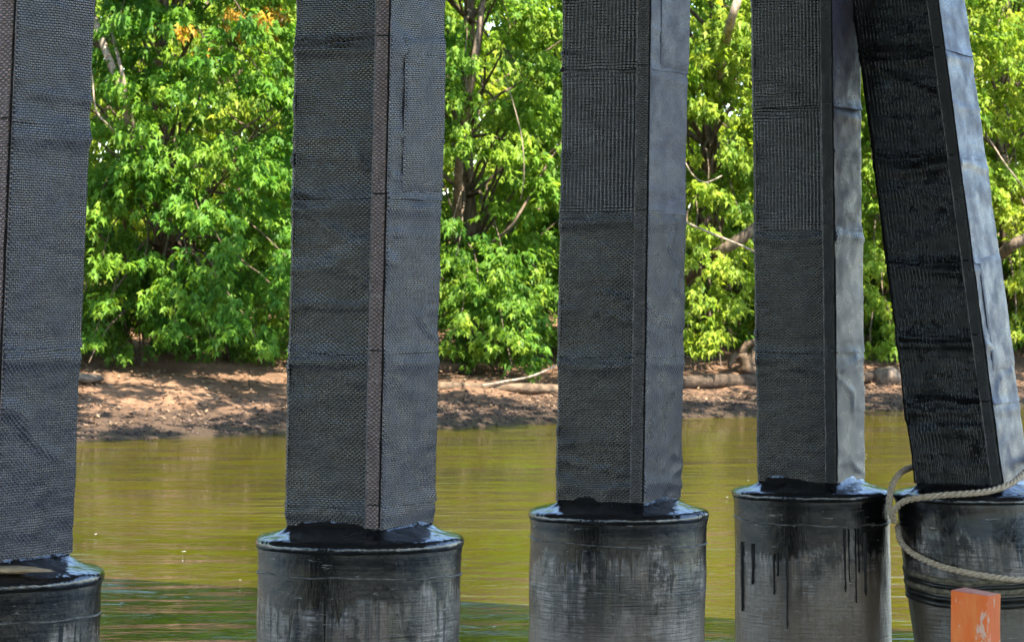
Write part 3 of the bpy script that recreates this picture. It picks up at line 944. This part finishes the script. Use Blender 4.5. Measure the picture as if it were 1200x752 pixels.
TREES = 'trees along the far bank'
def make_tree(name, label, x, y, H, Rc, zlow, nb, ns, per, size, seed, young=0.42, lean=(0, 0), front=0.72, extra=(), orange_at=None, trunk_r=0.16, group=None, hue=1.0, bark='bark', lobes=None, zden=None, prof_pow=0.6):
    rng = np.random.default_rng(seed)
    z0 = gz(x, y) - 0.08
    root = empty(name, (x, y, z0), label, 'tree', group or TREES)
    top = Vector((lean[0], lean[1], H))
    tr = wiggle(Vector((0, 0, 0)), top, 12, 0.5, 0, seed * 1.7)
    C, D, Z = [], [], []
    limbs = []
    for i in range(nb):
        hf = rng.random()
        if zden is not None and rng.random() < zden:
            hf = rng.random() * min(1.0, 8.5 / H)
        zc = zlow + (H - zlow) * hf
        # fuller in the middle, round at the top
        prof = max(0.15, math.sin(math.pi * (0.13 + 0.80 * hf)) ** prof_pow)
        rr = Rc * prof * (0.35 + 0.65 * math.sqrt(rng.random()))
        if rng.random() < front:
            az = -math.pi / 2 + rng.normal(0, 0.85)
        else:
            az = rng.random() * 2 * math.pi
        k = int(min(11, max(0, round(zc / H * 12))))
        ax_ = tr[k]
        c = Vector((ax_.x + rr * math.cos(az), ax_.y + rr * math.sin(az), zc + rng.normal(0, 0.25)))
        C.append(c); D.append(az + rng.normal(0, 0.35)); Z.append(rng.uniform(0.65, 1.25))
        if i % 2 == 0:
            kk = max(1, k - 2)
            limbs.append((wiggle(tr[kk], c, 6, 0.35, 0.25, seed + i), 0.035 + 0.02 * rng.random(), 0.006))
    for (ex, ey, ez, az, sz) in extra:       # single boughs, and unseen ones added to shade the beach, world coordinates
        c = Vector((ex - x, ey - y, ez - z0))
        C.append(c); D.append(az); Z.append(sz)
        k = int(min(11, max(1, round((c.z + 1.2) / H * 12))))
        limbs.append((wiggle(tr[k], c, 8, 0.3, 0.5, seed + ex), 0.045, 0.008))
    S, A = bough_sprays(C, D, Z, ns, rng)
    keep = S[:, 2] > 0.25
    S, A = S[keep], A[keep]
    bx = np.array([mnoise.noise(Vector(s) * 0.55 + Vector((seed, 0, 0))) for s in S])
    yv = np.clip(young + 0.30 * bx + rng.normal(0, 0.14, len(S)), 0, 1)
    om = None
    if orange_at is not None:
        om = np.zeros(len(S), bool)
        for (ox, oz, orr) in orange_at:
            dx = (S[:, 0] + x - ox); dz = (S[:, 2] + z0 - oz)
            om |= (dx * dx + dz * dz < orr * orr) & (rng.random(len(S)) < 0.75)
    obj('crown', leaves_mesh('crown', S, A, yv, per, size, orange=om, hue=hue), M['leaf'], root)
    obj('trunk', tubes_mesh('trunk', [(tr, trunk_r, 0.03)], 10), M[bark], root)
    for q in limbs:
        obj('limb', tubes_mesh('limb', [q], 5), M[bark], root)
    return root

def ext(lst):
    """(photo x, photo y, distance, azimuth deg, size)"""
    o = []
    for (a, b, Y, az, s) in lst:
        q = px(a, b, Y)
        o.append((q.x, q.y, q.z, R(az), s))
    return o

def shade_boughs(Xa, Xb, n, seed):
    """unseen boughs added high over the beach and water to shade and dapple it"""
    rng = np.random.default_rng(seed)
    o = []
    for i in range(n):
        X = rng.uniform(Xa, Xb)
        o.append((X, float(shore(X)) + rng.uniform(-8.0, 0.5), rng.uniform(8.6, 10.8), R(-90 + rng.normal(0, 30)), rng.uniform(0.8, 1.2)))
    return o

DN = -90
PLACES = [(-200, 95, 'behind the leftmost pile'), (95, 345, 'between the two left piles'), (345, 520, 'behind the second pile'), (520, 655, 'between the second and middle piles'), (655, 800, 'behind the middle pile'),
          (800, 885, 'between the middle and fourth piles'), (885, 1010, 'behind the fourth pile'), (1010, 1062, 'between the fourth and leaning piles'), (1062, 1150, 'behind the leaning pile'), (1150, 1500, 'at the right photo edge')]
ORD = ['nearest', 'second nearest', 'third nearest', 'fourth nearest', 'fifth nearest', 'sixth nearest', 'farthest']
def place_labels(spots, what):
    reg = []
    for (x, y) in spots:
        u_ = 600 + x * F / y
        reg.append(next((nm for a, b, nm in PLACES if a <= u_ < b), 'beyond the photo edge'))
    out = []
    for i, (x, y) in enumerate(spots):
        same = sorted(j for j in range(len(spots)) if reg[j] == reg[i])
        same.sort(key=lambda j: spots[j][1])
        out.append(('%s %s' % (what, reg[i])) if len(same) == 1 else '%s %s, %s of them' % (what, reg[i], ORD[min(6, same.index(i))]))
    return out
# --- trees at the water's edge, each as seen between the piles
t1 = ext([(110, 395, 52, DN, .55), (104, 425, 51.5, DN - 20, .45), (120, 300, 52, DN, .7), (115, 240, 52.5, DN, .8),
          (235, 250, 52, DN, .9), (262, 290, 51.5, DN, .9), (225, 320, 51.6, DN - 10, .9), (255, 345, 51.4, DN, .8), (280, 372, 51.3, DN + 10, .8), (300, 395, 51.2, DN + 20, .7),
          (318, 418, 51.0, DN + 30, .55), (250, 400, 51.2, DN, .6), (205, 380, 51.5, DN, .6), (190, 345, 51.8, DN - 10, .6), (325, 340, 52, DN + 10, .6), (335, 300, 52, DN, .7),
          (140, 25, 52, DN, .9), (215, 20, 52, DN, .8), (290, 25, 52, DN, .8), (250, 60, 52, DN, .8), (310, 90, 52.4, DN, .8), (150, 180, 52.6, DN, .8), (190, 215, 52.5, DN, .7),
          (130, 350, 52, DN, .6), (170, 300, 52.4, DN, .7), (200, 130, 54, DN, .7), (120, 60, 52.5, DN - 30, .7)])
tree1 = make_tree('maple_tree', 'big leafy tree drooping over the beach between the two left piles, orange-tipped at top', -6.6, 56.0, 13, 4.2, 0.9, 130, 20, 17, 0.18, 21, 0.48,
                  extra=t1 + shade_boughs(-7, -0.5, 48, 901), orange_at=[(px(265, 14, 52).x, px(265, 12, 52).z, .28), (px(225, 42, 52).x, px(225, 42, 52).z, .24), (px(318, 12, 52).x, px(318, 8, 52).z, .24)], trunk_r=0.22, zden=0.5, hue=0.86)
t2 = ext([(545, 60, 55, DN, .8), (545, 120, 55, DN, .8), (540, 165, 55, DN, .7), (600, 40, 57, DN, .9), (620, 110, 57, DN, .9), (600, 170, 57, DN, .8), (640, 200, 57, DN, .8), (530, 260, 55, DN, .6),
          (535, 300, 55, DN, .6), (590, 300, 56, DN, .9), (560, 330, 56, DN, .8), (600, 350, 56, DN, .9), (590, 385, 55.5, DN, .9), (570, 415, 55, DN, .8), (615, 400, 55.5, DN, .8), (540, 375, 55.2, DN, .6), (640, 330, 57, DN, .7),
          (600, 428, 55, DN, .6), (525, 410, 55, DN, .5)])
tree2 = make_tree('maple_tree', 'leafy tree with dark hollow and thin hanging twigs left of the middle pile', -0.9, 60.0, 14, 4.2, 1.2, 120, 20, 16, 0.175, 35, 0.55, hue=0.92, extra=t2 + shade_boughs(-1, 5, 43, 902), trunk_r=0.2, zden=0.5)
t3 = ext([(840, 60, 58, DN, .9), (820, 120, 58, DN, .9), (860, 170, 58, DN, .8), (830, 220, 57.5, DN, .8), (815, 270, 57.5, DN, .8), (850, 310, 57, DN, .9), (820, 340, 57, DN, .9), (860, 350, 57, DN, .8), (835, 380, 56.8, DN, .7),
          (820, 405, 56.5, DN, .6), (800, 300, 57, DN, .7), (805, 390, 57, DN, .6), (868, 250, 58, DN, .6), (845, 432, 56, DN, .35), (770, 330, 57.5, DN, .8), (900, 300, 58, DN, .8)])
tree3 = make_tree('maple_tree', 'bright yellow-green leafy tree between the middle and fourth piles', 4.2, 62.5, 14, 4.4, 1.4, 120, 20, 16, 0.18, 43, 0.72, extra=t3 + shade_boughs(3.5, 10, 43, 903), trunk_r=0.2, zden=0.5, hue=1.05)
t4 = ext([(1030, 240, 61, DN, .8), (1025, 300, 61, DN, .8), (1035, 350, 60.5, DN, .8), (1045, 400, 60, DN, .6), (1020, 410, 60, DN, .5), (1022, 190, 61, DN, .7), (1055, 380, 60, DN, .6)])
tree4 = make_tree('maple_tree', 'leafy tree in the narrow gap beside the leaning pile', 8.3, 65.5, 14, 4.2, 1.2, 110, 18, 14, 0.18, 57, 0.66, extra=t4 + shade_boughs(8, 14, 33, 904), zden=0.5, hue=1.03)
t5 = ext([(1165, 60, 63, DN, 1.0), (1180, 110, 63, DN, .9), (1170, 150, 63, DN, .8), (1190, 200, 63, DN, .8), (1185, 240, 62.5, DN, .8), (1195, 320, 62, DN, .7), (1190, 380, 62, DN, .8), (1210, 270, 62, DN, .8)])
tree5 = make_tree('maple_tree', 'sunlit yellowish leafy tree right of the leaning pile, at the photo edge', 11.5, 68.0, 14, 4.2, 1.0, 110, 18, 14, 0.18, 63, 0.80, extra=t5, zden=0.5, hue=1.1)

# --- bushes under the trees
def shrub(x, y, H, seed, label):
    rng = np.random.default_rng(seed)
    z0 = gz(x, y) - 0.05
    root = empty('shrub', (x, y, z0), label, 'shrub', 'shrubs under the bank trees')
    C, D, Z, st = [], [], [], []
    for i in range(34):
        az = -math.pi / 2 + rng.normal(0, 1.1)
        h = H * (0.12 + 0.85 * rng.random())
        rr = 1.25 * math.sin(math.pi * min(0.93, 0.2 + 0.75 * h / H)) * math.sqrt(rng.random())
        c = Vector((rr * math.cos(az) * 1.2, rr * math.sin(az), h))
        C.append(c); D.append(az); Z.append(rng.uniform(0.45, 0.75))
        if i < 7:
            st.append((wiggle(Vector((0.05 * math.cos(i), 0.05 * math.sin(i), 0)), c, 5, 0.15, 0.1, seed + i), 0.022, 0.006))
    S, A = bough_sprays(C, D, Z, 17, rng)
    keep = S[:, 2] > 0.08
    S, A = S[keep], A[keep]
    obj('foliage', leaves_mesh('foliage', S, A, np.clip(rng.normal(0.30, 0.16, len(S)), 0, 1), 11, 0.15), M['leaf'], root)
    for q in st:
        obj('stem', tubes_mesh('stem', [q], 5), M['bark'], root)

# --- woods behind
back = [(-6.8, 72), (-3.6, 79), (-9.5, 84), (2.2, 92), (9.5, 90), (-10.5, 60), (-4.0, 62.5), (-8, 66), (1.4, 66), (-2, 70), (6.5, 69.5), (3.0, 74), (10, 74), (-6, 75), (14, 72), (8, 80), (-11, 72), (0, 80), (14, 82), (-5, 85), (5, 88)]
BL = place_labels(back, 'leafy tree back in the woods')
for i, (x, y) in enumerate(back):
    far = y > 73
    make_tree('forest_tree', BL[i], x, y, 13 + 3 * random.random(), 3.8 + 0.8 * random.random(), 0.4, 75 if far else 85, 13 if far else 15, 12,
              0.25 if far else 0.21, 100 + i, 0.58 + 0.2 * random.random(), group='trees in the woods behind', hue=1.0 + 0.1 * random.random(), zden=0.55)
SHR = []
for i, (xp, d_, hh) in enumerate([(60, 11, 2.6), (120, 13, 3.0), (165, 10.5, 2.0), (215, 12.5, 3.2), (265, 11, 2.6), (310, 13, 3.2), (350, 10.5, 2.4), (400, 12, 3.2), (450, 11, 3.0), (500, 12.5, 3.2),
                                (545, 9, 2.4), (585, 7.5, 2.2), (625, 9.5, 2.6), (665, 11, 3.2), (715, 12, 3.2), (765, 10.5, 2.6), (815, 10, 2.6), (860, 12, 3.0), (905, 11, 3.0), (960, 10, 2.6), (1010, 10.5, 3.0), (1050, 9, 2.4), (1100, 11, 3.2), (1150, 9, 2.4), (1190, 10.5, 3.0), (1230, 9, 2.8)]):
    Y_ = 60.0
    for _ in range(8):
        X_ = (xp - 600) * Y_ / F
        Y_ = float(shore(X_)) + d_
    SHR.append((X_, Y_, hh))
for i, lb in enumerate(place_labels([(a, b) for a, b, c in SHR], 'leafy shrub under the trees')):
    shrub(*SHR[i], 300 + i, lb)
def distant_woods():
    rng = np.random.default_rng(77)
    n = 5200
    X = rng.uniform(-34, 34, n); Y = rng.uniform(93, 118, n)
    Zz = rng.random(n) ** 0.75 * 19 * (0.8 + 0.25 * np.sin(X * 0.7) * np.sin(X * 0.23 + 1)) + bank_z(X, Y)
    obj('distant_woods', leaves_mesh('distant_woods', np.stack([X, Y, Zz], -1), np.full(n, -math.pi / 2) + rng.normal(0, .6, n), np.clip(rng.normal(0.6, .2, n), 0, 1), 10, 0.45, spread=1.0), M['leaf'],
        label='distant green woods filling the gaps behind the trees', category='woods', kind='stuff')
distant_woods()
def copy_tree(src, loc, rz, sc, label, group):
    r_ = src.copy(); COL.objects.link(r_)
    r_.location = loc; r_.rotation_euler = (0, 0, rz); r_.scale = (sc, sc, sc)
    r_['label'] = label; r_['group'] = group
    for ch in list(src.children):
        c = ch.copy(); COL.objects.link(c); c.parent = r_
    return r_
side = [(-13.5, 55.5), (-16, 62), (-19, 55), (-25, 53), (-31, 50), (-22, 64), (16, 75), (19, 83), (23, 92), (18, 95), (27, 104), (-38, 49), (-46, 46)]
for i, (x, y) in enumerate(side):
    copy_tree([tree1, tree3, tree4][i % 3] if False else tree4, (x, y, gz(x, y) - 0.1), random.uniform(-0.9, 0.9), random.uniform(0.85, 1.2),
              'leafy tree farther along the far bank, beyond the %s photo edge' % ('left' if x < 0 else 'right'), 'trees farther along the bank')

for i in range(14):            # trees of the near bank, behind the camera
    x, y = -78 + i * 8.5 + random.uniform(-2, 2), -27 + random.uniform(-3, 2) + (6 if i < 4 else 0) * 0
    zz = float(np.interp(-y, [-20, 14, 24, 60, 600], [-9, -2.5, 0.6, 2.5, 6]))
    copy_tree(tree4, (x, y, zz - 0.05), math.pi + random.uniform(-0.5, 0.5), random.uniform(0.95, 1.25),
              'leafy tree on the near bank, behind the photographer', 'trees on the near bank')

# ------------------------------------------------------------------ fallen wood, stones and litter on the beach
def log(name, P, r0, r1, mat, label, category='log', sides=14, endmat=None, parent=None):
    pts = catmull(P, 0.10)
    n = len(pts)
    rad = [(r0 + (r1 - r0) * i / (n - 1)) * (1 + 0.12 * mnoise.noise((i * 0.25, len(label), 0))) for i in range(n)]
    o0 = P[0].copy()
    V, Q = tube_path([q - o0 for q in pts], rad, sides)
    V = [Vector(v) + Vector((mnoise.noise(v * 5), mnoise.noise(v * 5 + Vector((7, 0, 0))), mnoise.noise(v * 5 + Vector((0, 7, 0))))) * r0 * 0.14 for v in V]
    F_ = list(Q)
    me_ends = (tuple(range(sides - 1, -1, -1)), tuple((n - 1) * sides + j for j in range(sides)))
    me = mesh(name, V, F_ + list(me_ends), True)
    me.materials.append(mat); me.materials.append(endmat or M['cutwood'])
    me.polygons[len(F_)].material_index = 1; me.polygons[len(F_) + 1].material_index = 1
    me.polygons[len(F_)].use_smooth = False; me.polygons[len(F_) + 1].use_smooth = False
    o = obj(name, me, None, parent)
    o.location = o0
    if label and parent is None:
        o['label'] = label; o['category'] = category
    return o

def ong(xp, yp, lift=0.0):
    """ground point seen at photo pixel"""
    lo, hi = 40.0, 80.0
    for k in range(400):
        Y = lo + (hi - lo) * k / 400
        q = px(xp, yp, Y)
        if q.z <= gz(q.x, q.y):
            return Vector((q.x, q.y, gz(q.x, q.y) + lift))
    q = px(xp, yp, 60)
    return Vector((q.x, q.y, gz(q.x, q.y) + lift))

a = ong(512, 457, 0.06); b = ong(662, 461, 0.06)
log('fallen_log', [a, a.lerp(b, .33) + Vector((0, .1, 0)), a.lerp(b, .66) + Vector((0, -.05, .02)), b], 0.085, 0.10, M['drift'], 'pale fallen log lying on the beach left of the middle pile')
a = ong(500, 437, 0.14); b = ong(556, 440, 0.10)
log('fallen_log', [a, a.lerp(b, .5), b], 0.15, 0.11, M['logdark'], 'dark fallen log half hidden right of the second pile')
a = ong(795, 454, 0.07); b = ong(905, 452, 0.08)
log('fallen_log', [a, a.lerp(b, .5) + Vector((0, 0, .03)), b], 0.13, 0.16, M['logdark'], 'thick dark fallen log on the beach left of the fourth pile')
a = ong(1008, 452, 0.16); b = ong(1070, 447, 0.2)
log('fallen_log', [a, a.lerp(b, .5), b], 0.11, 0.14, M['logdark'], 'short dark log in the gap left of the leaning pile')
q = ong(1040, 449, 0.10)
blob('boulder', q, 0.34, 0.3, 0.24, M['stone'], 4, label='rounded tan boulder on the beach beside the leaning pile', category='boulder')
q = ong(95, 446, 0.02)
blob('boulder', q, 0.42, 0.5, 0.10, M['stone'], 8, label='flat pale rock slab on the beach beside the leftmost pile', category='boulder')
# driftwood root mass left of the fourth pile
q = ong(872, 440, 0.0); q = Vector((q.x, q.y, q.z))
root = empty('driftwood_stump', q, 'pale weathered driftwood stump with holes, left of the fourth pile', 'driftwood')
for i, (pts, r0, r1) in enumerate([
        ([(0.1, 0, 0.05), (0.05, 0, 0.28), (-0.12, 0, 0.45)], 0.20, 0.10), ([(0.1, 0, 0.2), (0.25, 0, 0.5), (0.40, 0.1, 0.75)], 0.16, 0.10),
        ([(-0.1, 0, 0.4), (0.05, -0.1, 0.62), (0.30, -0.1, 0.68)], 0.09, 0.07), ([(-0.12, 0, 0.42), (-0.28, -0.1, 0.30), (-0.30, -0.1, 0.12)], 0.08, 0.04),
        ([(0.35, 0, 0.7), (0.6, 0, 0.8), (0.9, .1, 0.7)], 0.12, 0.09)]):
    o = log('root', [Vector(v) for v in pts], r0, r1, M['drift'], 'x%d' % i, parent=root)
# trunks and bare branches seen through the leaves
def branch(nm, label, pix, r0, r1, mat, group=None):
    P = [px(*v) for v in pix]
    o = log(nm, P, r0, r1, mat, label, 'branch', 9, mat)
    if group:
        o['group'] = group
    return o
branch('tree_limb', 'pale leaning trunk showing high between the two left piles', [(96, -20, 53.6), (122, 55, 52.4), (134, 85, 52.1), (146, 122, 52.1), (172, 230, 54.0)], 0.05, 0.10, M['barklight'])
branch('tree_limb', 'thin pale limb beside the leaning trunk at upper left', [(128, 20, 53.4), (137, 62, 52.3), (144, 90, 52.0), (150, 125, 52.2), (172, 200, 54.0)], 0.025, 0.05, M['barklight'])
branch('tree_limb', 'forked bare twig at left, below the pale trunk', [(104, 60, 52.4), (108, 90, 51.8), (113, 130, 51.6), (130, 150, 51.7), (146, 172, 53)], 0.012, 0.020, M['barklight'])
branch('tree_limb', 'grey upright trunk right of the second pile near the top', [(572, -40, 56.6), (562, 30, 55.5), (556, 70, 55.2), (550, 112, 55.2), (538, 190, 56.0), (534, 300, 58.5)], 0.05, 0.10, M['bark'])
branch('tree_limb', 'long curved grey bough in the trees left of the middle pile', [(668, 150, 58.0), (640, 195, 57.0), (612, 245, 56.6), (592, 272, 56.5), (555, 300, 57.5)], 0.015, 0.035, M['bark'])
branch('tree_limb', 'thin hanging twig left of the middle pile, above the log', [(592, 90, 57), (604, 130, 55.9), (612, 165, 55.6), (614, 205, 55.6), (610, 235, 56)], 0.008, 0.012, M['barklight'])
branch('tree_limb', 'bare pale twig slanting over the log left of the middle pile', [(665, 422, 54.5), (625, 440, 54.2), (590, 447, 54.0), (565, 452, 53.8)], 0.016, 0.024, M['barklight'])
branch('tree_limb', 'long thin pale branch crossing between the middle and fourth piles', [(770, 246, 57.0), (798, 258, 56.4), (830, 272, 56.2), (862, 285, 56.2), (900, 302, 56.6)], 0.016, 0.024, M['barklight'])
branch('tree_limb', 'thick brown leaning limb behind the thin pale branch', [(800, 330, 59), (838, 298, 57.6), (862, 284, 57.3), (890, 262, 57.4), (940, 215, 59)], 0.13, 0.09, M['bark'])
branch('tree_limb', 'pale trunk at the top between the middle and fourth piles', [(876, -50, 58.2), (866, -5, 57.4), (858, 20, 57.3), (848, 60, 58.6), (836, 130, 61)], 0.08, 0.11, M['barklight'])
branch('tree_limb', 'curved twig hanging between the middle and fourth piles', [(790, 165, 57.4), (803, 190, 56.7), (812, 205, 56.6), (826, 214, 56.6), (846, 206, 57.2)], 0.008, 0.012, M['barklight'])
branch('tree_limb', 'brown limb at the right photo edge beside the leaning pile', [(1150, 318, 63), (1180, 292, 61.6), (1200, 280, 61.4), (1240, 262, 62)], 0.14, 0.10, M['bark'])
branch('tree_limb', 'pale twig slanting down at the right photo edge', [(1150, 150, 63), (1165, 172, 62.2), (1180, 195, 62), (1206, 228, 62.4)], 0.012, 0.02, M['barklight'])

def scatter(name, n, mk, mat, **props):
    V, T = [], []
    o_ = 0
    for i in range(n):
        r_ = mk(i)
        if r_ is None:
            continue
        v, f = r_
        V.append(v); T.append(np.array(f) + o_); o_ += len(v)
    return obj(name, np_mesh(name, np.concatenate(V), tris=np.concatenate(T)), mat, **props)
OCT = np.array([(1, 0, 0), (-1, 0, 0), (0, 1, 0), (0, -1, 0), (0, 0, 1), (0, 0, -1)], float)
OF = [(0, 2, 4), (2, 1, 4), (1, 3, 4), (3, 0, 4), (2, 0, 5), (1, 2, 5), (3, 1, 5), (0, 3, 5)]
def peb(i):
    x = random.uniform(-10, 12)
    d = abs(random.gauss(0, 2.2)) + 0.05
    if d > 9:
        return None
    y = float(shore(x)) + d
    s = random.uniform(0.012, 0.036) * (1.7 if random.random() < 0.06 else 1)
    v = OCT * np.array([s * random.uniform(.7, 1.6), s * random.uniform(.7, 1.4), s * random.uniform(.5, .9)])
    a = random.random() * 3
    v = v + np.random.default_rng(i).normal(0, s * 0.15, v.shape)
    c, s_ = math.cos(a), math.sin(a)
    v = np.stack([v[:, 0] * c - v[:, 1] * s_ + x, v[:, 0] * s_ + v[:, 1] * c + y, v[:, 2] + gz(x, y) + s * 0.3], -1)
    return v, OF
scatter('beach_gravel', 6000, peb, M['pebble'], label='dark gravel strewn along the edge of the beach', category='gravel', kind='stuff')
def lit(i):
    x = random.uniform(-10, 12)
    d = random.uniform(1.5, 11)
    y = float(shore(x)) + d
    s = random.uniform(0.03, 0.07)
    a = random.random() * 6.3
    dx, dy = math.cos(a) * s, math.sin(a) * s
    z = gz(x, y) + 0.03
    return np.array([(x - dx, y - dy, z), (x + dy * .5, y - dx * .5, z + s * .3), (x + dx, y + dy, z + random.uniform(0, s)), (x - dy * .5, y + dx * .5, z + s * .25)]), [(0, 1, 2), (0, 2, 3)]
scatter('leaf_litter', 5000, lit, M['deadleaf'], label='dry brown leaf litter scattered on the beach', category='leaf litter', kind='stuff')
def flk(i):
    Y = random.uniform(13, 44)
    x = random.uniform(-0.18, 0.18) * Y
    s = random.uniform(0.006, 0.018)
    pts = [(x + s * math.cos(k * 1.047) * 1.3, Y + s * math.sin(k * 1.047), 0.006 + 0.002 * (k % 2)) for k in range(6)]
    return np.array(pts), [(0, 1, 2), (0, 2, 3), (0, 3, 4), (0, 4, 5)]
scatter('floating_flecks', 45, flk, M['fleck'], label='small pale flecks floating on the murky water', category='flecks', kind='stuff')
